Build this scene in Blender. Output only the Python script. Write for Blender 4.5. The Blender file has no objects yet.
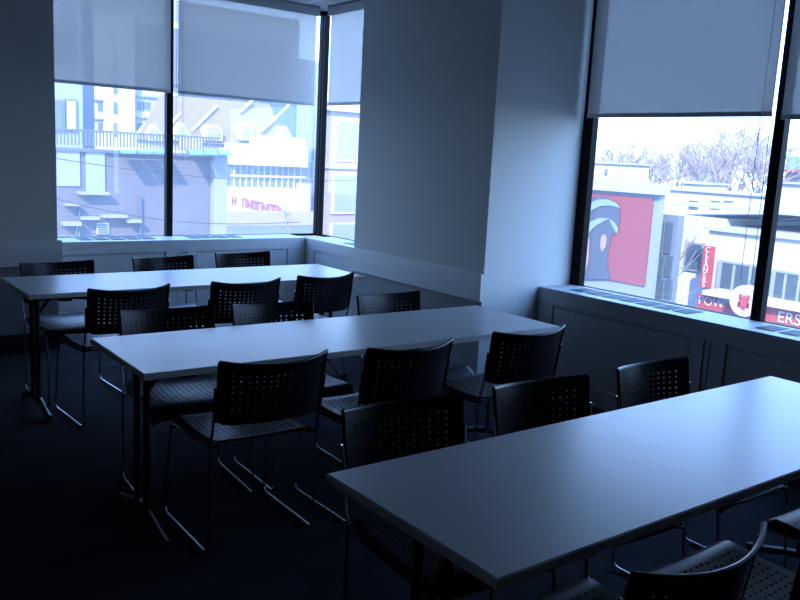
import bpy, bmesh, math, random
from mathutils import Vector, Matrix

random.seed(7)
S = bpy.context.scene
COL = S.collection
R = math.radians

# ------------------------------------------------------------------ camera
F, YAW, PITCH, ROLL, EYE = 834.344, .655, .17, .052, 1.557
fw = Vector((math.sin(YAW)*math.cos(PITCH), math.cos(YAW)*math.cos(PITCH), -math.sin(PITCH)))
r0 = Vector((math.cos(YAW), -math.sin(YAW), 0)); u0 = r0.cross(fw)
rt = r0*math.cos(ROLL) + u0*math.sin(ROLL)
up = -r0*math.sin(ROLL) + u0*math.cos(ROLL)
CAM = Vector((0, 0, EYE))
cd = bpy.data.cameras.new('camera'); cam = bpy.data.objects.new('camera', cd); COL.objects.link(cam)
cam.matrix_world = Matrix(((rt.x, up.x, -fw.x, 0), (rt.y, up.y, -fw.y, 0), (rt.z, up.z, -fw.z, EYE), (0, 0, 0, 1)))
cd.sensor_width = 36; cd.lens = 36*F/800; cd.clip_start = .05; cd.clip_end = 600
S.camera = cam

def ray(px, py): return fw + rt*((px-400)/F) - up*((py-300)/F)
def AY(px, py, Y): d = ray(px, py); return CAM + d*(Y/d.y)     # where a line of sight meets a facade facing the street
def AX(px, py, X): d = ray(px, py); return CAM + d*(X/d.x)

# ------------------------------------------------------------------ materials
MATS = {}
EXT = 1.
def mat(name, col, rough=.6, metal=0., spec=.5, noise=0., nscale=20., bump=0., bscale=200., col2=None, emit=None):
    if name in MATS: return MATS[name]
    col = tuple(v*EXT for v in col)
    m = bpy.data.materials.new(name); m.use_nodes = True
    nt = m.node_tree; b = nt.nodes['Principled BSDF']
    b.inputs['Base Color'].default_value = (*col, 1); b.inputs['Roughness'].default_value = rough
    b.inputs['Metallic'].default_value = metal; b.inputs['Specular IOR Level'].default_value = spec
    tc = nt.nodes.new('ShaderNodeTexCoord')
    if noise or col2:
        n = nt.nodes.new('ShaderNodeTexNoise'); n.inputs['Scale'].default_value = nscale; n.inputs['Detail'].default_value = 6
        nt.links.new(tc.outputs['Object'], n.inputs['Vector'])
        mx = nt.nodes.new('ShaderNodeMix'); mx.data_type = 'RGBA'
        c2 = col2 or tuple(max(0, c*(1-noise)) for c in col)
        mx.inputs[6].default_value = (*col, 1); mx.inputs[7].default_value = (*c2, 1)
        nt.links.new(n.outputs['Fac'], mx.inputs[0]); nt.links.new(mx.outputs[2], b.inputs['Base Color'])
    if bump:
        n2 = nt.nodes.new('ShaderNodeTexNoise'); n2.inputs['Scale'].default_value = bscale
        nt.links.new(tc.outputs['Object'], n2.inputs['Vector'])
        bp = nt.nodes.new('ShaderNodeBump'); bp.inputs['Strength'].default_value = bump; bp.inputs['Distance'].default_value = .002
        nt.links.new(n2.outputs['Fac'], bp.inputs['Height']); nt.links.new(bp.outputs['Normal'], b.inputs['Normal'])
    MATS[name] = m
    return m

paint = mat('wall_paint', (.64, .645, .59), .75, bump=.15, bscale=150)
dark_paint = mat('warm_grey_paint', (.33, .30, .27), .8, bump=.15, bscale=150)
rail_paint = mat('rail_paint', (.80, .80, .78), .45)
low_tone = mat('lower_wall_tone', (.36, .365, .36), .7)  # darker flat colour for the wall below the chair rail
cover_paint = mat('cover_paint', (.46, .46, .455), .5)
black_base = mat('black_vinyl', (.012, .012, .014), .5)
frame_black = mat('bronze_frame', (.006, .005, .005), .5, spec=.08)
ceiling_tile = mat('ceiling_tile', (.62, .63, .64), .9, noise=.15, nscale=60)
laminate = mat('white_laminate', (.48, .48, .475), .32, spec=.6, noise=.04, nscale=8)
edge_band = mat('grey_edge_band', (.60, .57, .53), .5)
black_metal = mat('black_metal', (.010, .010, .012), .4)
black_plastic = mat('black_plastic', (.007, .0075, .010), .36, spec=.22)
chrome = mat('chrome', (.62, .64, .68), .16, metal=1)
grille_grey = mat('grille_grey', (.20, .22, .24), .5)
bar_grey = mat('blind_bar_grey', (.55, .56, .57), .5)
fascia_grey = mat('blind_fascia_grey', (.36, .38, .40), .6)
chain_white = mat('chain_white', (.45, .47, .5), .4)

def carpet_mat():
    m = bpy.data.materials.new('carpet'); m.use_nodes = True; nt = m.node_tree; b = nt.nodes['Principled BSDF']
    b.inputs['Roughness'].default_value = .95; b.inputs['Specular IOR Level'].default_value = .1
    tc = nt.nodes.new('ShaderNodeTexCoord')
    br = nt.nodes.new('ShaderNodeTexBrick'); br.inputs['Scale'].default_value = 1
    br.inputs['Brick Width'].default_value = .5; br.inputs['Row Height'].default_value = .125; br.inputs['Mortar Size'].default_value = .0
    br.inputs['Color1'].default_value = (.016, .018, .022, 1); br.inputs['Color2'].default_value = (.032, .033, .037, 1)
    n = nt.nodes.new('ShaderNodeTexNoise'); n.inputs['Scale'].default_value = 90; n.inputs['Detail'].default_value = 4
    mx = nt.nodes.new('ShaderNodeMix'); mx.data_type = 'RGBA'; mx.blend_type = 'MULTIPLY'; mx.inputs[0].default_value = .7
    nt.links.new(tc.outputs['Object'], br.inputs['Vector']); nt.links.new(tc.outputs['Object'], n.inputs['Vector'])
    nt.links.new(br.outputs['Color'], mx.inputs[6]); nt.links.new(n.outputs['Color'], mx.inputs[7])
    nt.links.new(mx.outputs[2], b.inputs['Base Color'])
    bp = nt.nodes.new('ShaderNodeBump'); bp.inputs['Strength'].default_value = .5; bp.inputs['Distance'].default_value = .004
    nt.links.new(n.outputs['Fac'], bp.inputs['Height']); nt.links.new(bp.outputs['Normal'], b.inputs['Normal'])
    return m
carpet = carpet_mat()

def glass_mat(name, d0, d1):
    # clear pane with a thin film of dust that scatters some daylight
    m = bpy.data.materials.new(name); m.use_nodes = True; nt = m.node_tree; nt.nodes.clear()
    out = nt.nodes.new('ShaderNodeOutputMaterial')
    tr = nt.nodes.new('ShaderNodeBsdfTransparent'); tr.inputs[0].default_value = (.97, .98, 1, 1)
    gl = nt.nodes.new('ShaderNodeBsdfGlossy'); gl.inputs['Roughness'].default_value = .02
    dd = nt.nodes.new('ShaderNodeBsdfTranslucent'); dd.inputs[0].default_value = (.80, .84, .92, 1)
    lw = nt.nodes.new('ShaderNodeLayerWeight'); lw.inputs[0].default_value = .5
    pw = nt.nodes.new('ShaderNodeMath'); pw.operation = 'POWER'; pw.inputs[1].default_value = 5
    ma = nt.nodes.new('ShaderNodeMath'); ma.operation = 'MULTIPLY_ADD'; ma.inputs[1].default_value = .5; ma.inputs[2].default_value = .03
    a = nt.nodes.new('ShaderNodeMixShader'); b = nt.nodes.new('ShaderNodeMixShader')
    tc = nt.nodes.new('ShaderNodeTexCoord'); n = nt.nodes.new('ShaderNodeTexNoise'); n.inputs['Scale'].default_value = 1.3
    mr = nt.nodes.new('ShaderNodeMapRange'); mr.inputs[1].default_value = .3; mr.inputs[2].default_value = .7
    mr.inputs[3].default_value = d0; mr.inputs[4].default_value = d1
    L = nt.links.new
    L(tc.outputs['Object'], n.inputs['Vector']); L(n.outputs['Fac'], mr.inputs[0])
    L(mr.outputs[0], a.inputs[0]); L(tr.outputs[0], a.inputs[1]); L(dd.outputs[0], a.inputs[2])
    L(lw.outputs['Facing'], pw.inputs[0]); L(pw.outputs[0], ma.inputs[0]); L(ma.outputs[0], b.inputs[0])
    L(a.outputs[0], b.inputs[1]); L(gl.outputs[0], b.inputs[2]); L(b.outputs[0], out.inputs[0])
    return m
glass = glass_mat('dusty_glass', .018, .04); glass_far = glass_mat('dustier_glass', .05, .08)

def blind_mat(name, ca, cb, op):
    # woven solar screen: partly open weave, partly translucent yarn
    m = bpy.data.materials.new(name); m.use_nodes = True; nt = m.node_tree; nt.nodes.clear()
    out = nt.nodes.new('ShaderNodeOutputMaterial')
    tr = nt.nodes.new('ShaderNodeBsdfTransparent')
    tl = nt.nodes.new('ShaderNodeBsdfTranslucent'); df = nt.nodes.new('ShaderNodeBsdfDiffuse')
    df.inputs[0].default_value = (.42, .42, .42, 1)
    tc = nt.nodes.new('ShaderNodeTexCoord')
    w = nt.nodes.new('ShaderNodeTexWave'); w.bands_direction = 'Z'; w.inputs['Scale'].default_value = 22; w.inputs['Distortion'].default_value = 1.2; w.inputs['Detail'].default_value = 3; w.inputs['Detail Scale'].default_value = 3
    mx = nt.nodes.new('ShaderNodeMix'); mx.data_type = 'RGBA'
    mx.inputs[6].default_value = (*ca, 1); mx.inputs[7].default_value = (*cb, 1)
    nt.links.new(tc.outputs['Object'], w.inputs['Vector']); nt.links.new(w.outputs['Fac'], mx.inputs[0]); nt.links.new(mx.outputs[2], tl.inputs[0])
    ad = nt.nodes.new('ShaderNodeAddShader'); nt.links.new(tl.outputs[0], ad.inputs[0]); nt.links.new(df.outputs[0], ad.inputs[1])
    a = nt.nodes.new('ShaderNodeMixShader'); a.inputs[0].default_value = op
    nt.links.new(tr.outputs[0], a.inputs[1]); nt.links.new(ad.outputs[0], a.inputs[2]); nt.links.new(a.outputs[0], out.inputs[0])
    return m
screen = blind_mat('grey_screen', (.095, .088, .080), (.140, .130, .118), .84)
screen_sunlit = blind_mat('sunlit_grey_screen', (.185, .165, .135), (.235, .21, .172), .74)  # same cloth, with the light of sunlit buildings put into its colour

# ------------------------------------------------------------------ mesh helpers
class MB:
    def __init__(s): s.v, s.f = [], []
    def add(s, vs, fs):
        b = len(s.v); s.v += [tuple(v) for v in vs]; s.f += [tuple(b+i for i in f) for f in fs]; return s
    def box(s, a, b, M=None):
        x0, y0, z0 = (min(a[i], b[i]) for i in range(3)); x1, y1, z1 = (max(a[i], b[i]) for i in range(3))
        vs = [Vector(p) for p in ((x0,y0,z0),(x1,y0,z0),(x1,y1,z0),(x0,y1,z0),(x0,y0,z1),(x1,y0,z1),(x1,y1,z1),(x0,y1,z1))]
        if M: vs = [M @ v for v in vs]
        return s.add(vs, [(0,3,2,1),(4,5,6,7),(0,1,5,4),(1,2,6,5),(2,3,7,6),(3,0,4,7)])
    def tube(s, pts, r, n=8, r2=None, cap=True):
        pts = [Vector(p) for p in pts]; k = len(pts); rings = []
        t = (pts[1]-pts[0]).normalized()
        u = t.cross(Vector((0, 0, 1)));
        if u.length < .05: u = t.cross(Vector((1, 0, 0)))
        u.normalize()
        for i, p in enumerate(pts):
            if 0 < i < k-1: t2 = ((pts[i+1]-p).normalized() + (p-pts[i-1]).normalized())
            elif i == 0: t2 = pts[1]-p
            else: t2 = p-pts[i-1]
            t2.normalize(); u = (u - t2*u.dot(t2)).normalized(); w = t2.cross(u)
            rr = r if r2 is None else r + (r2-r)*i/(k-1)
            rings.append([p + (u*math.cos(2*math.pi*j/n) + w*math.sin(2*math.pi*j/n))*rr for j in range(n)])
        vs = [v for q in rings for v in q]; fs = []
        for i in range(k-1):
            for j in range(n):
                a, b = i*n+j, i*n+(j+1) % n; fs.append((a, b, b+n, a+n))
        if cap: fs += [tuple(range(n))[::-1], tuple((k-1)*n+j for j in range(n))]
        return s.add(vs, fs)
    def prism(s, poly, d):          # closed polygon of 3-D points pushed along d
        n = len(poly); d = Vector(d); p = [Vector(q) for q in poly]
        return s.add(p + [q+d for q in p], [tuple(range(n))[::-1], tuple(range(n, 2*n))] + [(i, (i+1) % n, n+(i+1) % n, n+i) for i in range(n)])
    def build(s, name, m, parent=None, bevel=0., smooth=0.):
        me = bpy.data.meshes.new(name); me.from_pydata(s.v, [], s.f); me.update()
        bm = bmesh.new(); bm.from_mesh(me); bmesh.ops.recalc_face_normals(bm, faces=bm.faces)
        if bevel: bmesh.ops.bevel(bm, geom=list(bm.edges), offset=bevel, segments=2, affect='EDGES', clamp_overlap=True)
        bm.to_mesh(me); bm.free()
        if smooth:
            for p in me.polygons: p.use_smooth = True
            me.set_sharp_from_angle(angle=R(smooth))
        me.materials.append(m)
        o = bpy.data.objects.new(name, me); COL.objects.link(o)
        if parent: o.parent = parent
        return o

def fillet(pts, r, n=5):
    pts = [Vector(p) for p in pts]; out = [pts[0]]
    for i in range(1, len(pts)-1):
        a, p, b = pts[i-1], pts[i], pts[i+1]
        d0, d1 = (a-p), (b-p); rr = min(r, d0.length*.45, d1.length*.45)
        q0, q1 = p+d0.normalized()*rr, p+d1.normalized()*rr
        for k in range(n+1):
            t = k/n; out.append(q0*(1-t)**2 + p*2*t*(1-t) + q1*t*t)
    out.append(pts[-1]); return out

def tag(o, label, cat, group=None, kind=None):
    o['label'] = label; o['category'] = cat
    if group: o['group'] = group
    if kind: o['kind'] = kind
    return o
def empty(name, loc=(0, 0, 0), rz=0.):
    o = bpy.data.objects.new(name, None); COL.objects.link(o); o.location = loc; o.rotation_euler = (0, 0, rz); o.empty_display_size = .1
    return o
def struct(o, label=None, cat=None):
    o['kind'] = 'structure'
    if label: o['label'] = label; o['category'] = cat
    return o
def copy_tree(o, parent=None):
    c = o.copy(); COL.objects.link(c)
    if parent: c.parent = parent
    for ch in list(KIDS.get(o.name, [])): copy_tree(ch, c)
    return c
KIDS = {}
def index_kids():
    KIDS.clear()
    for o in S.objects:
        if o.parent: KIDS.setdefault(o.parent.name, []).append(o)

# ------------------------------------------------------------------ room shell
XG, XS, YG, YS, ZS = 4.628, 4.274, 7.522, 7.163, .715      # glass planes, cover fronts, sill height
XC, YC, YF = 3.746, 3.986, 5.517                            # column
XW, YW = 1.706, 6.396                                       # wall beside the far window
ZC = 2.977; ZH = 2.955; XL, YB = -2.6, -1.9                   # ceiling, window head, left and back wall
OUT = .025

struct(MB().box((XL-.2, YB-.2, -.12), (XG+OUT, YG+OUT, 0)).build('floor', carpet), 'dark blue-black carpet tiles across the room', 'floor')
def ceiling():
    m = MB().box((XL-.2, YB-.2, ZC), (XG+OUT, YG+OUT, ZC+.15))
    o = m.build('ceiling', ceiling_tile)
    g = MB(); x = XG-.32
    while x > XL: g.box((x-.012, YB, ZC-.003), (x+.012, YG, ZC+.001)); x -= .61
    y = YG-.40
    while y > YB: g.box((XL, y-.012, ZC-.0035), (XG, y+.012, ZC+.001)); y -= .61
    g.build('ceiling_grid', rail_paint, o)
    return struct(o, 'pale suspended ceiling tiles above the blinds', 'ceiling')
ceiling()
struct(MB().box((XL-.2, YB-.2, 0), (XL, YW+.2, ZC)).build('wall_left', dark_paint), 'grey wall on the far side away from the windows', 'wall')
struct(MB().box((XL, YB-.2, 0), (XG+OUT, YB, ZC)).build('wall_rear', dark_paint), 'grey wall at the end behind the viewer', 'wall')
struct(MB().box((XL, YW, 0), (XW, YG+OUT, ZC)).build('wall_far', paint), 'dark grey wall left of the corner windows', 'wall')
w = MB(); w.box((XW, YG-.03, 0), (XG+OUT, YG+OUT, ZS-.045)); w.box((XW, YG-.03, ZH), (XG+OUT, YG+OUT, ZC))
struct(w.build('wall_window', paint), 'wall under and over the corner windows', 'wall')
w = MB(); w.box((XG-.03, YB, 0), (XG+OUT, YG-.03, ZS-.045)); w.box((XG-.03, YB, ZH), (XG+OUT, YG-.03, ZC))
struct(w.build('wall_right', paint), 'wall under and over the windows right of the column', 'wall')
struct(MB().box((XC, YC, 0), (XG-.03, YF, ZC), None).build('wall_column', paint), 'broad square grey column between the two windows', 'wall')
struct(MB().box((XC-.022, YC, .638), (XC, YF+.02, .823)).build('trim_1', rail_paint, bevel=.002), 'pale chair rail across the dark face of the column', 'trim')
struct(MB().box((XL, YW-.022, .638), (XW+.025, YW, .823)).build('trim_2', rail_paint, bevel=.002), 'pale chair rail on the dark wall left of the windows', 'trim')
struct(MB().box((XC-.004, YC-.0, .13), (XC, YF, .64)).build('trim_3', low_tone), 'darker lower wall below the chair rail of the column', 'trim')
struct(MB().box((XL, YW-.004, .13), (XW, YW, .64)).build('trim_4', low_tone), 'darker lower wall below the chair rail left of the windows', 'trim')
b = MB(); b.box((XL, YW-.012, 0), (XW, YW, .14)); struct(b.build('baseboard_far', black_base), 'black vinyl baseboard under the dark left wall', 'baseboard')
b = MB(); b.box((XC-.012, YC-.012, 0), (XC, YF, .14)); b.box((XC-.012, YC-.012, 0), (XS+.01, YC, .14))
struct(b.build('baseboard_column', black_base), 'black vinyl baseboard around the column', 'baseboard')

# radiator covers with recessed panels and grilles on top
def cover(name, along, lo, hi, front, glassp, stiles, grilles, label):
    """along 'x' (cover under the far window) or 'y' (cover under a window right of the column)"""
    def P(s, d, z): return (s, d, z) if along == 'x' else (d, s, z)
    root = MB()
    root.box(P(lo, front+.014, .0), P(hi, glassp-.03, ZS-.03))
    body = root.build(name, cover_paint); struct(body, label, 'radiator cover')
    t = MB().box(P(lo, front, ZS-.03), P(hi, glassp-.025, ZS)).build('sill_top', cover_paint, body, bevel=.003)
    rl = MB(); rl.box(P(lo, front, ZS-.105), P(hi, front+.014, ZS-.03)); rl.box(P(lo, front, 0), P(hi, front+.014, .12))
    for a, c in stiles: rl.box(P(a, front, .12), P(c, front+.014, ZS-.105))
    rl.build('front_frame', cover_paint, body)
    sl = MB()
    edges = sorted(stiles); 
    for (a, c), (d, e) in zip(edges[:-1], edges[1:]):
        sl.box(P(c+.012, front+.006, .135), P(d-.012, front+.0145, ZS-.125))
    sl.build('panel', cover_paint, body)
    for g0, g1 in grilles:
        g = MB().box(P(g0, front+.10, ZS+.0005), P(g1, glassp-.075, ZS+.003))
        n = 7
        for k in range(n):
            q0 = front+.105 + (glassp-.075-front-.11)*k/n
            g.box(P(g0+.004, q0, ZS+.003), P(g1-.004, q0+.010, ZS+.0055))
        g.build('grille', grille_grey, body)
    return body
def rows(a, n, w_, gap): return [(a+i*(w_+gap), a+i*(w_+gap)+w_) for i in range(n)]
cover('radiator_cover', 'x', XW+.03, XS, YS, YG, [(XW+.03, XW+.11), (2.84, 2.94), (3.04, 3.12), (4.08, XS)],
      rows(2.13, 5, .11, .027)+rows(3.12, 4, .11, .027), 'pale radiator cover under the far windows')
cover('radiator_cover', 'y', YF, YS+.014, XS, XG, [(YF, YF+.08), (YS-.17, YS+.014)], rows(6.0, 5, .11, .027),
      'pale radiator cover between the column and the room corner')
cover('radiator_cover', 'y', YB, YC-.0005, XS, XG, [(YB, YB+.1), (1.04, 1.12), (2.53, 2.62), (2.67, 2.75), (3.84, YC-.0005)],
      rows(2.86, 7, .11, .027)+rows(1.36, 8, .11, .027), 'long dark radiator cover under the windows right of the column')

# ------------------------------------------------------------------ windows
def window(n, along, lo, hi, plane, z0, z1, label, l_w=.035, r_w=.035):
    def P(s, d, z): return (s, d, z) if along == 'x' else (d, s, z)
    m = MB(); d0, d1 = plane-.035, plane+.024
    m.box(P(lo, d0, z0), P(lo+l_w, d1, z1)); m.box(P(hi-r_w, d0, z0), P(hi, d1, z1))
    m.box(P(lo, d0+.02, z0), P(hi, d1, z0+.022)); m.box(P(lo, d0+.02, z1-.04), P(hi, d1, z1))
    o = m.build('window_%d' % n, frame_black); struct(o, label, 'window')
    g = MB().box(P(lo+l_w-.005, plane+.016, z0+.018), P(hi-r_w+.005, plane+.022, z1-.03)).build('glass_pane', glass_far if n < 3 else glass, o)
    return o
Z0, Z1 = ZS-.02, ZH
window(1, 'x', 1.396, 3.0, YG, Z0, Z1, 'black framed window pane beside the dark left wall', r_w=.03)
window(2, 'x', 3.0, XG+.05, YG, Z0, Z1, 'black framed window pane left of the room corner', l_w=.03, r_w=.085)
window(3, 'y', YF-.3, YG-.055, XG, Z0, Z1, 'narrow black framed window between corner and column', r_w=.02)
window(4, 'y', 2.575, YC, XG, Z0, Z1, 'large black framed window right of the column', l_w=.012, r_w=.085)
window(5, 'y', 1.036, 2.575, XG, Z0, Z1, 'window cut off by the right border of the picture', l_w=.04, r_w=.05)
struct(MB().box((XG-.03, YB, ZS-.045), (XG+OUT, 1.016, ZH)).build('wall_right', paint), 'grey wall beyond the last window, outside the picture', 'wall')

# ------------------------------------------------------------------ roller blinds
def blind(along, lo, hi, plane, zb, label, chain_at=None, pale=False):  # pale: same cloth, brightened for the sunlit view behind it
    def P(s, d, z): return (s, d, z) if along == 'x' else (d, s, z)
    t = empty('roller_blind', P((lo+hi)/2, plane, zb)); L = Vector(t.location)
    def Q(s, d, z): return tuple(Vector(P(s, d, z))-L)
    MB().box(Q(lo, plane, zb), Q(hi, plane+.0015, ZC-.06)).build('fabric', screen_sunlit if pale else screen, t)
    MB().box(Q(lo, plane-.009, zb-.028), Q(hi, plane+.011, zb)).build('bottom_bar', bar_grey, t, bevel=.003)
    MB().box(Q(lo-.012, plane-.035, ZC-.085), Q(hi+.012, plane+.03, ZC-.012)).build('roller_fascia', fascia_grey, t, bevel=.004)
    for s in (lo-.02, hi+.012): MB().box(Q(s, plane-.03, ZC-.09), Q(s+.008, plane+.025, ZC-.0005)).build('bracket', fascia_grey, t)
    if chain_at is not None:
        s, zz = chain_at
        pts = [Q(s+.01, plane-.045, ZC-.07), Q(s, plane-.045, zz+.06)]
        for k in range(9):
            a = math.pi*k/8; pts.append(Q(s+.035-.035*math.cos(a), plane-.045, zz+.05-.05*math.sin(a)))
        pts += [Q(s+.07, plane-.045, zz+.06), Q(s+.06, plane-.045, ZC-.07)]
        MB().tube(pts, .0022, 6).build('pull_chain', chain_white, t)
    tag(t, label, 'blind', 'roller blinds on the windows')
    return t
PB = YG-.082; PX = XG-.07
blind('x', 1.745, 2.984, PB, 2.044, 'half-lowered grey roller blind next to the dark left wall', None, True)
blind('x', 3.055, 4.489, PB, 2.044, 'half-lowered grey roller blind left of the room corner', (3.016, 1.41), True)
blind('y', YF-.1, 7.28, PX, 2.05, 'narrow grey roller blind between room corner and column', None, True)
blind('y', 2.588, YC-.06, PX, 1.914, 'wide grey roller blind right of the column, over the billboard view', (2.56, .93))
blind('y', 1.07, 2.53, PX, 1.897, 'grey roller blind cut off by the top right corner of the picture')

# ------------------------------------------------------------------ tables
TL, TW, TZ, TT = 2.196, .647, .73, .026
def make_table():
    t = empty('folding_table')
    top = MB().box((0, 0, TZ-TT), (TL, TW, TZ)).build('table_top', laminate, t, bevel=.0025)
    # edging band just proud of the rim
    e = MB(); h0, h1, q = TZ-TT+.001, TZ-.0022, .0012
    e.box((-q, -q, h0), (TL+q, .001, h1)); e.box((-q, TW-.001, h0), (TL+q, TW+q, h1))
    e.box((-q, 0, h0), (.001, TW, h1)); e.box((TL-.001, 0, h0), (TL+q, TW, h1))
    e.build('edge_band', edge_band, top)
    for s in (0, 1):
        x = .105 if s == 0 else TL-.105
        lg = MB()
        for dy in (-.056, .056): lg.tube([(x, TW/2+dy, .06), (x, TW/2+dy, TZ-TT-.03)], .0145, 12)
        lg.box((x-.03, TW/2-.20, TZ-TT-.034), (x+.03, TW/2+.20, TZ-TT-.0005))
        lo = lg.build('leg', black_metal, t, smooth=40)
        d = 1 if s == 0 else -1
        MB().tube([(x, TW/2, TZ-.20), (x+d*.07, TW/2, TZ-.10), (x+d*.17, TW/2, TZ-TT-.008)], .009, 8).build('brace', black_metal, lo)
        ft = MB()
        pts = [(x, TW/2-.27, .018), (x, TW/2-.20, .030), (x, TW/2-.10, .062), (x, TW/2, .078), (x, TW/2+.10, .062), (x, TW/2+.20, .030), (x, TW/2+.27, .018)]
        ft.tube(fillet(pts, .05, 3), .0175, 8); f = ft.build('foot', black_metal, lo, smooth=40)
        for y in (TW/2-.255, TW/2+.255): MB().tube([(x, y, 0), (x, y, .02)], .016, 10).build('glide', black_plastic, lo)
    MB().box((.19, TW/2-.02, TZ-TT-.045), (TL-.19, TW/2+.02, TZ-TT-.0005)).build('beam', black_metal, t)
    for x in (.19, TL-.26): MB().box((x, TW/2-.20, TZ-TT-.045), (x+.07, TW/2-.12, TZ-TT-.0005)).build('latch', black_plastic, t, bevel=.004)
    return t
tab = make_table(); index_kids()
for i, (x, y, a, lb) in enumerate(((1.132, 1.102, .001, 'white laminate table nearest the viewer, cut off by the right border'),
                                   (1.065, 2.890, -.010, 'white laminate table in the middle row, ending beside the column'),
                                   (1.095, 4.666, .009, 'white laminate table in the farthest row, before the corner windows'))):
    o = tab if i == 0 else copy_tree(tab)
    o.location = (x, y, 0); o.rotation_euler = (0, 0, a); tag(o, lb, 'table', 'tables standing in three rows')

# ------------------------------------------------------------------ chairs
def shell(us, vs, hole, fn, thick, name, m, parent, extra=None):
    bm = bmesh.new(); g = [[bm.verts.new(fn(u, v)) for u in us] for v in vs]
    for j in range(len(vs)-1):
        for i in range(len(us)-1):
            if not hole(i, j): bm.faces.new((g[j][i], g[j][i+1], g[j+1][i+1], g[j+1][i]))
    bmesh.ops.recalc_face_normals(bm, faces=bm.faces)
    bmesh.ops.solidify(bm, geom=list(bm.faces), thickness=thick)
    if extra:
        tmp = bpy.data.meshes.new('t'); tmp.from_pydata(extra.v, [], extra.f); bm.from_mesh(tmp); bpy.data.meshes.remove(tmp)
    bmesh.ops.recalc_face_normals(bm, faces=bm.faces)
    me = bpy.data.meshes.new(name); bm.to_mesh(me); bm.free()
    for p in me.polygons: p.use_smooth = True
    me.set_sharp_from_angle(angle=R(38)); me.materials.append(m)
    o = bpy.data.objects.new(name, me); COL.objects.link(o); o.parent = parent
    return o
def alt(lo, hi, n, m0, m1, hf, pad):
    """positions: padding, then n holes of share hf of the pitch"""
    out = [lo + (m0-lo)*k/pad for k in range(pad)]
    p = (m1-m0)/n
    for i in range(n):
        c = m0+p*(i+.5); out += [c-p*hf/2, c+p*hf/2]
    return out + [m1+(hi-m1)*(k+1)/pad for k in range(pad)], pad

def make_chair():
    t = empty('stacking_chair')
    HW = .227
    def back(u, v):                                    # u -1..1 across, v 0..1 up
        wd = HW*(.965+.035*v)
        x = u*wd
        sag = .068
        z = .532 + .255*v - .018*(1-u*u)*v - .010*(1-u*u)*(1-v)*-1
        # rounded lower corners
        if abs(u) > .88 and v < .12: z += (abs(u)-.88)*(.12-v)*1.2
        y = -.035 - .030*v - .006*v*v - sag*(1-u*u)
        return Vector((x, y, z))
    us, pu = alt(-1, 1, 14, -.84, .84, .25, 2); vs, pv = alt(0, 1, 8, .13, .86, .27, 2)
    def hole(i, j):
        a, b = i-pu, j-pv
        return 0 <= a < 28 and 0 <= b < 16 and a % 2 == 0 and b % 2 == 0
    rim = MB()
    rim.tube([back(-1+2*k/20, 1)+Vector((0, -.003, .001)) for k in range(21)], .0072, 8)
    for s in (-1, 1): rim.tube([back(s, k/8)+Vector((-.002*s, -.002, 0)) for k in range(9)], .0066, 8)
    bk = shell(us, vs, hole, back, .006, 'backrest', black_plastic, t, rim)
    SW = .221
    def seat(u, v):                                    # v 0 rear .. 1 front
        y = -.015 + .445*v
        z = .452 - .012*math.sin(min(1, v/.85)*math.pi) + .006*u*u
        if v > .84: q = (v-.84)/.16; z -= .040*q*q; y -= .012*q*q
        if v < .10: z += (.10-v)*.10
        if abs(u) > .93: z -= (abs(u)-.93)*.26
        x = u*SW*(1 - .05*(1-v)) 
        if v > .84: x *= 1-.03*((v-.84)/.16)**2
        return Vector((x, y, z))
    us, su = alt(-1, 1, 13, -.80, .80, .32, 3); vs, sv = alt(0, 1, 11, .12, .80, .32, 3)
    def hole2(i, j):
        a, b = i-su, j-sv
        return 0 <= a < 26 and 0 <= b < 22 and a % 2 == 0 and b % 2 == 0
    skirt = MB()
    edge = [seat(-1, k/10) for k in range(11)] + [seat(-1+2*k/10, 1) for k in range(1, 11)] + [seat(1, 1-k/10) for k in range(1, 11)]
    skirt.tube([p+Vector((0, 0, -.006)) for p in edge], .008, 8)
    shell(us, vs, hole2, seat, .009, 'seat', black_plastic, t, skirt)
    r = .0056
    for s in (-1, 1):
        xb, xf = s*(HW+.003), s*.229
        p = [back(s*1., .62)+Vector((s*.0085, .001, 0)), back(s*1., .02)+Vector((s*.0085, .002, -.01)), Vector((xf, -.006, .44)), Vector((xf+s*.004, .0, r+.006)), Vector((xf+s*.004, .452, r+.006)), Vector((xf-s*.004, .41, .418)), Vector((xf-s*.02, .03, .425))]
        lg = MB().tube(fillet(p, .034, 5), r, 8).build('leg', chrome, t, smooth=50)
        for y in (.06, .41):
            MB().box((xf+s*.004-.009, y-.018, 0), (xf+s*.004+.009, y+.018, .0135)).build('glide', black_plastic, lg, bevel=.002)
    for y, z in ((.06, .4235), (.36, .418)):
        MB().tube([(-.212, y, z), (.212, y, z)], .0052, 8).build('crossbar', chrome, t)
    return t
chair = make_chair(); index_kids()

NEAR = 'chairs on the near sides of the tables'; FAR = 'chairs on the far sides of the tables'
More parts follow.
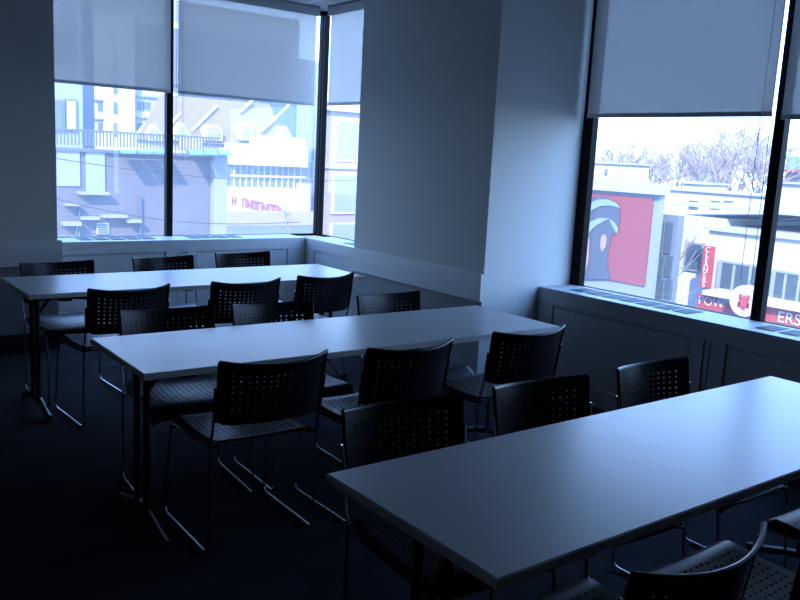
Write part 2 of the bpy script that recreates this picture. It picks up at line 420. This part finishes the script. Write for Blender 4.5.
# (left back corner, right back corner as seen from the viewer, facing, label)
CH = [
 ((1.290, 2.729), (1.728, 2.718), 1, 'black perforated chair before the left end of the middle table, seat in full view'),
 ((1.901, 2.676), (2.353, 2.678), 1, 'black perforated chair at the middle of the middle table, back to the viewer'),
 ((2.612, 2.700), (3.076, 2.676), 1, 'black perforated chair before the right end of the middle table, below the column corner'),
 ((1.326, 4.414), (1.777, 4.440), 1, 'black perforated chair before the left end of the farthest table, back to the viewer'),
 ((2.021, 4.436), (2.492, 4.449), 1, 'black perforated chair before the middle of the farthest table, back to the viewer'),
 ((2.629, 4.492), (3.089, 4.537), 1, 'black perforated chair before the right end of the farthest table, back to the viewer'),
 ((1.284, 0.902), (1.750, 0.892), 1, 'black chair at the bottom border with its curved back rim and seat showing'),
 ((1.855, .825), (2.305, .825), 1, 'black chair whose dark seat shows under the nearest table, right of the curved back rim'),
 ((2.55, .83), (3.00, .83), 1, 'black chair cut off by the right border, its seat tucked under the nearest table'),
 ((1.234, 5.467), (1.690, 5.492), -1, 'black perforated chair behind the left end of the farthest table, before the dark wall'),
 ((1.953, 5.528), (2.417, 5.578), -1, 'black perforated chair behind the middle of the farthest table, facing the viewer'),
 ((2.603, 5.651), (3.080, 5.665), -1, 'black perforated chair behind the right end of the farthest table, facing the viewer'),
 ((1.286, 3.774), (1.717, 3.741), -1, 'black perforated chair behind the left end of the middle table, facing the viewer'),
 ((1.830, 3.720), (2.252, 3.702), -1, 'black perforated chair behind the center of the middle table, facing the viewer'),
 ((2.558, 3.715), (3.015, 3.738), -1, 'black perforated chair behind the right end of the middle table, before the chair rail'),
 ((1.354, 2.020), (1.811, 1.987), -1, 'black perforated chair behind the left end of the nearest table, facing the viewer'),
 ((1.961, 1.992), (2.406, 1.960), -1, 'black perforated chair behind the center of the nearest table, facing the viewer'),
 ((2.589, 1.967), (3.042, 1.963), -1, 'black perforated chair behind the nearest table, alone before the radiator cover'),
]
for i, (a, b, s, lb) in enumerate(CH):
    o = chair if i == 0 else copy_tree(chair)
    ang = math.atan2(b[1]-a[1], b[0]-a[0])
    mx, my = (a[0]+b[0])/2, (a[1]+b[1])/2
    fx, fy = -math.sin(ang)*s, math.cos(ang)*s
    o.location = (mx+fx*.071, my+fy*.071, 0); o.rotation_euler = (0, 0, ang if s == 1 else ang+math.pi)
    tag(o, lb, 'chair', NEAR if s == 1 else FAR)

# ------------------------------------------------------------------ the street outside
EXT = .46
def brick_mat(name, c1, c2, mortar, scale, w_, h_):
    c1, c2, mortar = ([v*EXT for v in c] for c in (c1, c2, mortar))
    m = bpy.data.materials.new(name); m.use_nodes = True; nt = m.node_tree; b = nt.nodes['Principled BSDF']; b.inputs['Roughness'].default_value = .9
    tc = nt.nodes.new('ShaderNodeTexCoord'); mp = nt.nodes.new('ShaderNodeMapping'); mp.inputs['Rotation'].default_value = (R(90), 0, 0)
    br = nt.nodes.new('ShaderNodeTexBrick'); br.inputs['Scale'].default_value = scale; br.inputs['Brick Width'].default_value = w_; br.inputs['Row Height'].default_value = h_
    br.inputs['Mortar Size'].default_value = .012
    br.inputs['Color1'].default_value = (*c1, 1); br.inputs['Color2'].default_value = (*c2, 1); br.inputs['Mortar'].default_value = (*mortar, 1)
    nt.links.new(tc.outputs['Object'], mp.inputs[0]); nt.links.new(mp.outputs[0], br.inputs['Vector']); nt.links.new(br.outputs['Color'], b.inputs['Base Color'])
    return m
mauve_brick = brick_mat('mauve_brick', (.20, .18, .19), (.175, .16, .17), (.22, .205, .21), 1, .4, .12)
rose_brick = brick_mat('rose_brick', (.50, .40, .38), (.44, .36, .35), (.52, .46, .44), 1, .4, .12)
shingle = brick_mat('shingle', (.37, .27, .255), (.32, .24, .23), (.28, .22, .215), 1, .5, .22)
white_wall = mat('white_stucco', (.80, .79, .77), .8)
cream_wall = mat('cream_stucco', (.80, .76, .66), .8)
tan_wall = mat('tan_stone', (.55, .46, .40), .85)
grey_wall = mat('grey_concrete', (.42, .42, .43), .85)
bluegrey_panel = mat('blue_grey_panel', (.20, .24, .32), .45)
bluelight_panel = mat('pale_blue_panel', (.42, .50, .62), .4)
ext_glass = mat('dark_window_glass', (.10, .14, .17), .12, spec=.8)
pale_glass = mat('pale_window_glass', (.40, .46, .52), .2, spec=.6)
curtain_m = mat('yellow_curtain', (.70, .68, .50), .8)
asphalt = mat('asphalt', (.20, .21, .23), .9, noise=.2, nscale=3)
red_paint = mat('red_paint', (.62, .07, .09), .6)
red_board = mat('red_board', (.38, .075, .09), .5)
green_paint = mat('green_paint', (.20, .45, .20), .6)
awning_blue = mat('blue_skylight', (.16, .38, .72), .3)
rail_dark = mat('dark_railing', (.16, .17, .21), .6)
roof_grey = mat('grey_roof', (.55, .56, .58), .8)
dark_stone = mat('dark_stone', (.20, .20, .22), .85)
cable_m = mat('cable_black', (.03, .03, .035), .7)
bark = mat('pale_bark', (.55, .47, .48), .9)
helmet_blue = mat('printed_pale_blue', (.30, .42, .58), .5)
ink_dark = mat('printed_dark_slate', (.10, .12, .17), .5)
ink_skin = mat('printed_skin', (.50, .34, .30), .5)
ink_grey = mat('printed_grey', (.34, .40, .50), .5)
GZ = -6.2
g = MB().box((-80, YG+1.5, GZ-.3), (220, 300, GZ)); g.box((XG+1.5, -80, GZ-.3), (220, YG+1.5, GZ))
st = struct(g.build('street_ground', asphalt), 'grey asphalt street below the windows', 'street')

def bY(m, x0, x1, y0, y1, Y, d, zb=None):
    xm, ym = (x0+x1)/2, (y0+y1)/2
    a, b = AY(x0, ym, Y).x, AY(x1, ym, Y).x; zt, zl = AY(xm, y0, Y).z, AY(xm, y1, Y).z
    if zb is not None: zl = zb
    m.box((a, Y, zl), (b, Y+d, zt)); return m
def bX(m, x0, x1, y0, y1, X, d, zb=None):
    xm, ym = (x0+x1)/2, (y0+y1)/2
    a, b = AX(x0, ym, X).y, AX(x1, ym, X).y; zt, zl = AX(xm, y0, X).z, AX(xm, y1, X).z
    if zb is not None: zl = zb
    m.box((X, a, zl), (X+d, b, zt)); return m

def window_on(parent, box, rect, P, m=None, fm=None, name='window'):
    """a framed window on a facade: frame (part) and pane (sub-part)"""
    x0, x1, y0, y1 = rect
    f = box(MB(), x0, x1, y0, y1, P-.10, .10).build(name, fm or white_wall, parent)
    q = .10*(x1-x0); k = .07*(y1-y0)
    box(MB(), x0+q, x1-q, y0+k, y1-k, P-.13, .08).build('pane', m or ext_glass, f)
    return f

# --- across the street from the far windows
Yp = 24.
pk = empty('parking_garage', AY(140, 150, Yp) * 1.0); pk.location = (0, 0, 0)
bY(MB(), -160, 226, 149, 240, Yp, 9, GZ).build('wall', mauve_brick, pk)
bY(MB(), 214, 227, 149, 240, Yp-.25, .3, GZ).build('pilaster', grey_wall, pk)
m = MB(); bY(m, -160, 226, 146.5, 149.5, Yp-.12, .6); m.build('coping', rail_dark, pk)
m = MB(); zt = AY(110, 131, Yp).z; zb = AY(110, 147, Yp).z; xa, xb = AY(20, 145, Yp).x, AY(222, 145, Yp).x
n = 60
for i in range(n): x = xa+(xb-xa)*i/n; m.box((x, Yp+.1, zb), (x+.035, Yp+.14, zt))
m.box((xa, Yp+.08, zt-.05), (xb, Yp+.16, zt)); m.build('railing', rail_dark, pk)
for x0, x1 in ((119, 134), (136, 150), (152, 165), (188, 202), (204, 216), (217, 231)):
    p = [AY(x0, 150.5, Yp-.3), AY(x1, 151, Yp-.3), AY(x1+2, 155.5 if x0 > 180 else 154, Yp-.9), AY(x0+2, 155 if x0 > 180 else 153.5, Yp-.9)]
    MB().prism(p, (0, 0, .05)).build('skylight', awning_blue, pk)
m = MB(); bY(m, 97, 109, 223, 234, Yp-.06, .06); v = m.build('vent', white_wall, pk)
m = MB()
for k in range(4): bY(m, 98, 108, 224.3+k*2.4, 225.5+k*2.4, Yp-.09, .05)
m.build('vent_slat', rail_dark, v)
for x0, x1, y0, y1 in ((57, 80, 150, 186), (86, 105, 150, 192)):
    bY(MB(), x0, x1, y0, y1, Yp-.05, .06).build('reflection_patch', bluelight_panel, pk)  # pale blue patches painted on the brick as reflections
m = MB()
for x0, x1, y0, y1 in ((80, 110, 192, 195), (66, 80, 204, 206), (103, 128, 215, 218), (128, 142, 220, 223), (82, 100, 217, 220), (64, 82, 222, 226)): bY(m, x0, x1, y0, y1, Yp-.3, .3)
m.build('ledge', grey_wall, pk)
m = MB(); bY(m, 140, 141.5, 196, 240, Yp-.12, .12); bY(m, 79, 80.2, 208, 240, Yp-.12, .12); bY(m, 225, 226.5, 215, 240, Yp-.12, .12); m.build('drainpipe', rail_dark, pk)
tag(pk, 'mauve brick parking structure with a dark rooftop railing across the street', 'building')

gl = empty('glass_office'); Yo = 34.
bY(MB(), -60, 82, -40, 150, Yo, 8, GZ).build('wall', bluelight_panel, gl)
bY(MB(), 82, 94, -30, 150, Yo+2, 8, GZ).build('side_wing', bluegrey_panel, gl)
for x0, x1, y0, y1 in ((44, 65, 99, 131), (66, 77, 99, 131), (44, 76, 30, 62)):
    f = window_on(gl, bY, (x0, x1, y0, y1), Yo, curtain_m if x0 == 66 else ext_glass, bluegrey_panel)
tag(gl, 'pale blue panelled office with a yellow-curtained window, behind the garage', 'building')

tw = empty('apartment_tower'); Yt = 125.
bY(MB(), 106, 135, 15, 150, Yt, 9, GZ).build('wall', cream_wall, tw)
bY(MB(), 93, 106, 52, 150, Yt+1.5, 8, GZ).build('side_wing', white_wall, tw)
bY(MB(), 135, 178, 20, 150, Yt+1.5, 9, GZ).build('side_wing', cream_wall, tw)
bY(MB(), 100, 300, 4, 22, Yt+9, 4, GZ).build('roof_storey', grey_wall, tw)
bY(MB(), 128, 290, 33, 88, Yt+.4, 1, None).build('dark_storey', dark_stone, tw)
m = MB(); bY(m, 135, 180, 96, 98, Yt+1, .6); bY(m, 93, 107, 99, 100.5, Yt+1, .6); bY(m, 93, 107, 118, 119.5, Yt+1, .6); bY(m, 135, 165, 117, 118.5, Yt+1, .6); m.build('ledge', bluelight_panel, tw)
for x0, x1, y0, y1 in ((113, 118, 101, 115), (113, 118, 122, 138), (113, 118, 57, 72), (113, 118, 80, 95)): window_on(tw, bY, (x0, x1, y0, y1), Yt, ext_glass, cream_wall)
for x0, x1, y0, y1 in ((97, 105, 102, 112), (97, 105, 122, 132), (136, 144, 101, 111), (143, 152, 101, 111), (136, 144, 122, 132)): window_on(tw, bY, (x0, x1, y0, y1), Yt+1.5, bluegrey_panel, white_wall)
tag(tw, 'cream and white apartment tower rising behind the dormered roof', 'building')

hs = empty('dormered_house'); Yh = 90.
za, zb_ = AY(215, 97, Yh).z, AY(215, 143, Yh).z
xa, xb = AY(138, 120, Yh).x, AY(288, 120, Yh).x
MB().box((xa, Yh+.3, GZ), (xb, Yh+12, zb_)).build('wall', white_wall, hs)
p = [(xa-.2, Yh-.1, zb_-.1), (xb+.2, Yh-.1, zb_-.1), (xb-.4, Yh+4, za), (xa+4, Yh+4, za)]
rf = MB().prism(p, (0, .25, -.1)).build('roof', shingle, hs)
def dormer(px, w_, arched):
    c = AY(px, 138, Yh); x, z0 = c.x, c.z-.3; hw = w_/2
    if arched: poly = [(x-hw, Yh-.2, z0), (x+hw, Yh-.2, z0)] + [(x+hw*math.cos(a), Yh-.2, z0+hw*.75+hw*.9*math.sin(a)) for a in [math.pi*k/12 for k in range(13)]]
    else: poly = [(x-hw, Yh-.2, z0), (x+hw, Yh-.2, z0), (x+hw, Yh-.2, z0+hw*.9), (x, Yh-.2, z0+hw*2.1), (x-hw, Yh-.2, z0+hw*.9)]
    o = MB().prism(poly, (0, 3.4, 0)).build('dormer', white_wall, hs)
    s = .70; cz = z0+hw*.8
    MB().prism([(x+(a-x)*s, Yh-.3, cz+(c_-cz)*s+.05) for a, b_, c_ in poly], (0, .15, 0)).build('pane', pale_glass, o)
    for q in ((x-.06, cz-hw*.55, x+.06, cz+hw*.75), (x-hw*.7, cz-.06, x+hw*.7, cz+.06)):
        MB().box((q[0], Yh-.36, q[1]), (q[2], Yh-.28, q[3])).build('muntin', white_wall, o)
dormer(154, 1.7, False); dormer(181.5, 1.9, False); dormer(213, 2.2, True); dormer(249, 2.5, True); dormer(285, 1.6, False)
for (a0, b0), (a1, b1) in (((192, 131), (217, 106)), ((262, 131), (289, 105)), ((240, 112), (252, 101)), ((168, 128), (180, 114))):
    d0, d1 = (143-b0)/46*4, (143-b1)/46*4
    MB().tube([AY(a0, b0, Yh+d0-.25), AY(a1, b1, Yh+d1-.25)], .17, 6).build('gable_trim', white_wall, hs)
bY(MB(), 182, 202, 137, 148, Yh-2, 1).build('balcony_wall', white_wall, hs)
tag(hs, 'house with a pinkish shingle roof and arched white dormers', 'building')

gt = empty('office_tower'); Yg2 = 160.
bY(MB(), 287, 326, 60, 230, Yg2, 12, GZ).build('wall', bluelight_panel, gt)
m = MB()
for k in range(6): bY(m, 290+k*6, 292+k*6, 62, 225, Yg2-.3, .4)
m.build('fin', pale_glass, gt)
tag(gt, 'pale blue glass tower behind the corner window mullion', 'building')

sh = empty('corner_store'); Ys2 = 80.
bY(MB(), 226, 318, 160, 230, Ys2, 10, GZ).build('wall', bluegrey_panel, sh)
bY(MB(), 233, 308, 145, 166, Ys2-1.2, 2).build('roof_sign', white_wall, sh)
bY(MB(), 262, 305, 137, 150, Ys2+3, 3).build('roof_box', white_wall, sh)
m = MB()
for k in range(12): bY(m, 234+k*6.0, 235+k*6.0, 166, 192, Ys2-.2, .3)
bY(m, 232, 306, 175.5, 177.5, Ys2-.35, .4); m.build('mullion', white_wall, sh)
bY(MB(), 231, 304, 188, 213, Ys2-1.0, 1.0).build('fascia', white_wall, sh)
random.seed(3)
m = MB(); x = 232
wd = (3.2, 2.6, 3.4, 3.0, 2.4, 3.6, 3.0, 3.2, 3.0, 2.8)
for k in range(10):
    y0 = 196+k*1.1; w_ = wd[k]
    if k != 1:
        bY(m, x, x+1.2, y0, y0+9, Ys2-1.12, .12)
        bY(m, x+w_, x+w_+1.2, y0+.3, y0+9.3, Ys2-1.12, .12)
        bY(m, x, x+w_+1.0, y0+(0 if k % 3 else 4), y0+(2 if k % 3 else 6), Ys2-1.12, .12)
    x += w_+2.2
m.build('lettering', red_paint, sh)
bY(MB(), 303, 311, 184, 217, Ys2-1.8, 1.6, GZ).build('pillar', tan_wall, sh)
bY(MB(), 226, 330, 212, 219, Ys2-2.5, 1.2, GZ).build('low_wall', tan_wall, sh)
tag(sh, 'white corner store with red lettering beyond the brick garage', 'building')

of = empty('brick_office'); Yb = 44.
bY(MB(), 325, 420, 112, 240, Yb, 1.2, GZ).build('wall', rose_brick, of)
bY(MB(), 325, 420, 106, 114, Yb-.3, .7).build('cornice', white_wall, of)
bY(MB(), 322, 420, 164, 170, Yb-.15, .3).build('stone_course', tan_wall, of)
for x0, x1, y0, y1 in ((334, 362, 118, 162), (332, 360, 172, 214), (330, 358, 223, 240)): window_on(of, bY, (x0, x1, y0, y1), Yb, pale_glass, white_wall)
tag(of, 'rosy brick office building with tall windows, seen through the narrow window', 'building')

for (a, b_), lab in ((((-20, 146), (420, 176)), 'upper black utility cable crossing the far windows'), (((-20, 178), (300, 222)), 'lower black utility cable crossing the far windows')):
    p0, p1 = AY(a, b_, 17.) if False else AY(*((a, b_) if isinstance(a, (int, float)) else a), 17.), AY(*(b_ if not isinstance(b_, (int, float)) else (0, 0)), 17.)
    pts = [p0.lerp(p1, k/12)-Vector((0, 0, .35*math.sin(math.pi*k/12))) for k in range(13)]
    tag(MB().tube(pts, .009, 5).build('utility_cable', cable_m), lab, 'cable')

# --- across the street from the windows right of the column
Xb = 20.
bb = empty('billboard')
bX(MB(), 545, 656, 188, 300, Xb, .2, GZ).build('wall', ink_grey, bb)
bX(MB(), 545, 661, 180.5, 190.5, Xb-.2, .45).build('parapet', roof_grey, bb)
bX(MB(), 545, 639, 175.5, 182, Xb+.1, .2).build('roof_box', roof_grey, bb)
po = bX(MB(), 560, 649, 194, 279, Xb-.06, .06).build('poster', red_board, bb)
def flat(pts, m_, name, off, n=0):
    MB().prism([AX(a, b_, Xb-off) for a, b_ in pts], (.02, 0, 0)).build(name, m_, po)
flat([(560, 222), (576, 209), (586, 200), (600, 196), (611, 199), (619, 207), (620, 220), (617, 230), (611, 237), (608, 250), (607, 264), (610, 279), (560, 279)], ink_dark, 'printed_head', .10)
flat([(560, 236), (586, 229), (589, 240), (588, 262), (583, 278), (560, 278)], ink_skin, 'printed_face', .125)
flat([(601, 237), (604, 234), (606.5, 238), (605.5, 247), (602, 252), (600, 246)], ink_skin, 'printed_ear', .125)
flat([(580, 213), (588, 204), (598, 199.5), (608, 199.5), (616, 203), (620, 208), (610, 205.5), (600, 206), (592, 210), (584, 218)], helmet_blue, 'printed_stripe', .13)
flat([(584, 230), (590, 222), (599, 218), (609, 218.5), (603, 222), (595, 226), (588, 234)], helmet_blue, 'printed_stripe', .13)
flat([(609, 219), (614, 222), (618, 229), (616.5, 234), (612, 226)], helmet_blue, 'printed_stripe', .13)
tag(bb, 'big red billboard in a grey frame, showing a person in a cycling helmet', 'billboard')

gs = empty('glass_stairwell'); Xs2 = 20.6
bX(MB(), 650, 674, 214, 300, Xs2, .3, GZ).build('wall', bluegrey_panel, gs)
for x0, x1 in ((654, 662), (664.5, 671)):
    for y0, y1 in ((222, 254), (256, 277), (279, 298)): bX(MB(), x0, x1, y0, y1, Xs2-.05, .08).build('pane', ext_glass, gs)
tag(gs, 'narrow glazed stairwell right beside the red billboard', 'building')

cl = empty('cleaners_shop'); Xk = 25.
bX(MB(), 672, 720, 216, 300, Xk+.5, 9, GZ).build('side_wing', white_wall, cl)
bX(MB(), 703, 960, 243, 330, Xk-.8, 9, GZ).build('wall', white_wall, cl)
bX(MB(), 670, 960, 214.5, 217.5, Xk+.3, 9).build('roof_edge', roof_grey, cl)
bX(MB(), 702, 960, 240.5, 244, Xk-.95, 6).build('parapet_cap', roof_grey, cl)
bX(MB(), 724, 770, 219, 241, Xk+3, 3).build('roof_storey', white_wall, cl)
window_on(cl, bX, (684, 702, 242, 271), Xk+.5, ext_glass, grey_wall)
for x0, x1, y0, y1 in ((716, 766, 263, 293), (770, 812, 272, 304)):
    f = window_on(cl, bX, (x0, x1, y0, y1), Xk-.8, ext_glass, pale_glass)
    w_ = (x1-x0)/3
    for k in (1, 2): bX(MB(), x0+w_*k-1.2, x0+w_*k+1.2, y0+2, y1-2, Xk-.96, .05).build('mullion', pale_glass, f)
bl = bX(MB(), 701.5, 711.5, 246, 288, Xk-1.05, .12).build('blade_sign', red_paint, cl)
white_ink = mat('sign_white', (.85, .85, .85), .6)
def text(items, m_, parent, name, ext=.01):
    """lettering on a facade that faces the windows (towards -X), one mesh"""
    mb = MB()
    for s_, p, size in items:
        c = bpy.data.curves.new(name, 'FONT'); c.body = s_; c.size = size; c.extrude = ext; c.align_x = 'CENTER'; c.align_y = 'CENTER'
        o = bpy.data.objects.new(name, c); COL.objects.link(o); bpy.context.view_layer.update()
        me = bpy.data.meshes.new_from_object(o.evaluated_get(bpy.context.evaluated_depsgraph_get()))
        M = Matrix.Translation(p) @ Matrix.Rotation(R(-90), 4, 'Z') @ Matrix.Rotation(R(90), 4, 'X')
        mb.add([M @ v.co for v in me.vertices], [tuple(q.vertices) for q in me.polygons])
        bpy.data.objects.remove(o); bpy.data.curves.remove(c); bpy.data.meshes.remove(me)
    return mb.build(name, m_, parent)
text([(ch_, AX(707.8-k*.62, 250+k*5.0, Xk-1.07), .24) for k, ch_ in enumerate('CLEANERS')], white_ink, bl, 'lettering')
def band(px0, px1, refx, y0, y1, X, d):     # a level band whose height is read where it passes refx
    return MB().box((X, AX(px0, 310, X).y, AX(refx, y1, X).z), (X+d, AX(px1, 330, X).y, AX(refx, y0, X).z))
aw = band(696, 960, 705, 295, 309, Xk-1.6, .9).build('shop_sign', red_paint, cl)
band(700, 800, 705, 290.5, 295, Xk-1.9, 1.1).build('canopy', white_wall, cl)
c = AX(744, 301, Xk-2.3)
dsk = MB().prism([(c.x, c.y+.46*math.cos(2*math.pi*k/24), c.z+.46*math.sin(2*math.pi*k/24)) for k in range(24)], (.25, 0, 0)).build('round_sign', white_ink, cl)
em = MB()
for (y, z, a, b_) in ((0, -.06, .15, .13), (.12, .12, .05, .07), (-.12, .12, .05, .07), (0, .12, .045, .045), (.15, -.12, .04, .08), (-.15, -.12, .04, .08), (0, -.22, .06, .05)):
    em.box((c.x-.02, c.y+y-a, c.z+z-b_), (c.x+.01, c.y+y+a, c.z+z+b_))
em.build('emblem', red_paint, dsk)
text([('POW', AX(711, 302.5, Xk-1.63), .38), ('ERS', AX(789, 319, Xk-1.63), .46)], white_ink, aw, 'lettering')
bX(MB(), 718, 733, 298.5, 303, Xk-1.66, .06).build('sign_plate', ink_grey, cl)
tag(cl, 'white two storey cleaners shop with a red sign band and a red vertical sign', 'building')

wh = []
for (x0, x1, y0, y1, X, mm, lb) in ((645, 775, 192, 216, 48., white_wall, 'flat roofed white building behind the cleaners shop'),
                                     (682, 702, 183, 196, 52., white_wall, 'small white rooftop block before the bare trees'),
                                     (778, 900, 186, 222, 40., white_wall, 'pale building below the green roof at the right border'),
                                     (590, 626, 163, 180, 56., cream_wall, 'cream house behind the red billboard, among bare trees')):
    h = empty('pale_building')
    bX(MB(), x0, x1, y0, y1, X, 3, GZ).build('wall', mm, h)
    bX(MB(), x0-1, x1+1, y0-1, y0+1, X-.2, 3.4).build('roof_edge', roof_grey, h)
    k = (x1-x0)/6
    for q in ((2, 3.0, 3.6) if x1-x0 > 60 else (2.4,)):
        window_on(h, bX, (x0+k*q, x0+k*q+k*.45, y0+(y1-y0)*.35, y0+(y1-y0)*.7), X, ext_glass, grey_wall)
    tag(h, lb, 'building')
gh = empty('green_roofed_house'); Xg2 = 75.
bX(MB(), 786, 880, 158, 172, Xg2, 6).build('roof', green_paint, gh); bX(MB(), 784, 880, 171, 190, Xg2+.5, 6, GZ).build('wall', tan_wall, gh)
bX(MB(), 764, 880, 171, 173.5, Xg2-.6, .6).build('red_beam', red_paint, gh)
tag(gh, 'house with a green roof and a red beam at the right border', 'building')

# bare winter trees
def branch_tree(base, h, spread, seed, depth=5, r=.16):
    rnd = random.Random(seed); tr, cr = MB(), MB()
    def grow(p, d, L, r_, lev):
        q = p + d*L; mid = p + d*L*.5 + Vector((rnd.uniform(-1, 1), rnd.uniform(-1, 1), 0))*L*.05
        (tr if lev == 0 else cr).tube([p, mid, q], r_, 5 if lev < 2 else 3, r_*.62, cap=False)
        if lev >= depth: return
        for k in range(2 if lev == 0 else rnd.choice((2, 3, 3))):
            ax = Vector((rnd.uniform(-1, 1), rnd.uniform(-1, 1), rnd.uniform(-.35, .40)))
            nd = (d + ax*spread).normalized(); nd.z = max(nd.z, -.1)
            grow(p + d*L*rnd.uniform(.6, 1), nd.normalized(), L*rnd.uniform(.62, .82), r_*.6, lev+1)
        grow(q, (d+Vector((rnd.uniform(-.3, .3), rnd.uniform(-.3, .3), .1))).normalized(), L*.75, r_*.62, lev+1)
    grow(Vector((0, 0, 0)), Vector((0, 0, 1)), h*.27, r, 0)
    t = empty('bare_tree', base)
    tr.build('trunk', bark, t); cr.build('branches', bark, t)
    return t
TR = [(607, 152, 66, 5, 'bare tree over the billboard, next to the window frame'), (632, 148, 80, 5, 'bare tree to the right of the cream house'),
      (655, 150, 100, 5, 'bare tree between the cream house and the white rooftop block'), (676, 150, 88, 5, 'bare tree behind the small white rooftop block'),
      (709, 150, 75, 5, 'bare tree behind the flat white building, left of the tallest tree'), (733, 128, 85, 6, 'tallest bare tree with a round crown above the white roofs'),
      (757, 146, 64, 5, 'bare tree just left of the window mullion'), (790, 148, 110, 5, 'bare tree behind the green roof at the right border'),
      (645, 156, 105, 5, 'bare tree far off above the billboard'), (697, 158, 110, 5, 'bare tree far off above the white rooftop block'), (745, 158, 132, 5, 'bare tree far off, right of the tallest tree')]
for i, (px, py, X, dp, lb) in enumerate(TR):
    p = AX(px, py, X); t = branch_tree((p.x, p.y, GZ), (p.z-GZ)*1.3, .85, 20+i, dp+1, .27)
    tag(t, lb, 'tree', 'bare winter trees beyond the roofs')
p = AX(663, 172, 22.8)
tag(branch_tree((p.x, p.y, GZ), p.z-GZ+.9, .75, 81, 4, .07), 'thin bare street tree behind the glazed stairwell', 'tree')
p = AY(50, 185, 20.)
tag(branch_tree((p.x, p.y, GZ), p.z-GZ+.8, .8, 78, 4, .07), 'small bare tree before the brick garage at the dark wall', 'tree')
p = AY(290, 195, 62.)
tag(branch_tree((p.x, p.y, GZ), p.z-GZ+1, .7, 79, 4, .10), 'bare street tree before the red lettered store', 'tree')

# ------------------------------------------------------------------ daylight
W = bpy.data.worlds.new('sky'); S.world = W; W.use_nodes = True; nt = W.node_tree; bg = nt.nodes['Background']
tc = nt.nodes.new('ShaderNodeTexCoord'); sp = nt.nodes.new('ShaderNodeSeparateXYZ'); cr = nt.nodes.new('ShaderNodeValToRGB')
nt.links.new(tc.outputs['Generated'], sp.inputs[0]); nt.links.new(sp.outputs['Z'], cr.inputs[0]); nt.links.new(cr.outputs[0], bg.inputs[0])
cr.color_ramp.elements[0].position = 0.; cr.color_ramp.elements[0].color = (.44, .66, 1, 1)
cr.color_ramp.elements[1].position = .5; cr.color_ramp.elements[1].color = (.22, .45, 1, 1)
bg.inputs[1].default_value = 7.
sl = bpy.data.lights.new('sun', 'SUN'); sl.energy = 11.; sl.angle = R(.6); sl.color = (1, .90, .76)
so = bpy.data.objects.new('sun', sl); COL.objects.link(so)
so.rotation_euler = Vector((.62, .55, -.56)).to_track_quat('-Z', 'Y').to_euler()

S.cycles.use_denoising = True
S.cycles.max_bounces = 10; S.cycles.diffuse_bounces = 5; S.cycles.glossy_bounces = 4; S.cycles.transparent_max_bounces = 24
S.cycles.sample_clamp_indirect = 6; S.cycles.caustics_reflective = False; S.cycles.caustics_refractive = False
vs = S.view_settings; vs.view_transform = 'Standard'; vs.look = 'None'; vs.exposure = .14; vs.gamma = 1; vs.use_curve_mapping = False
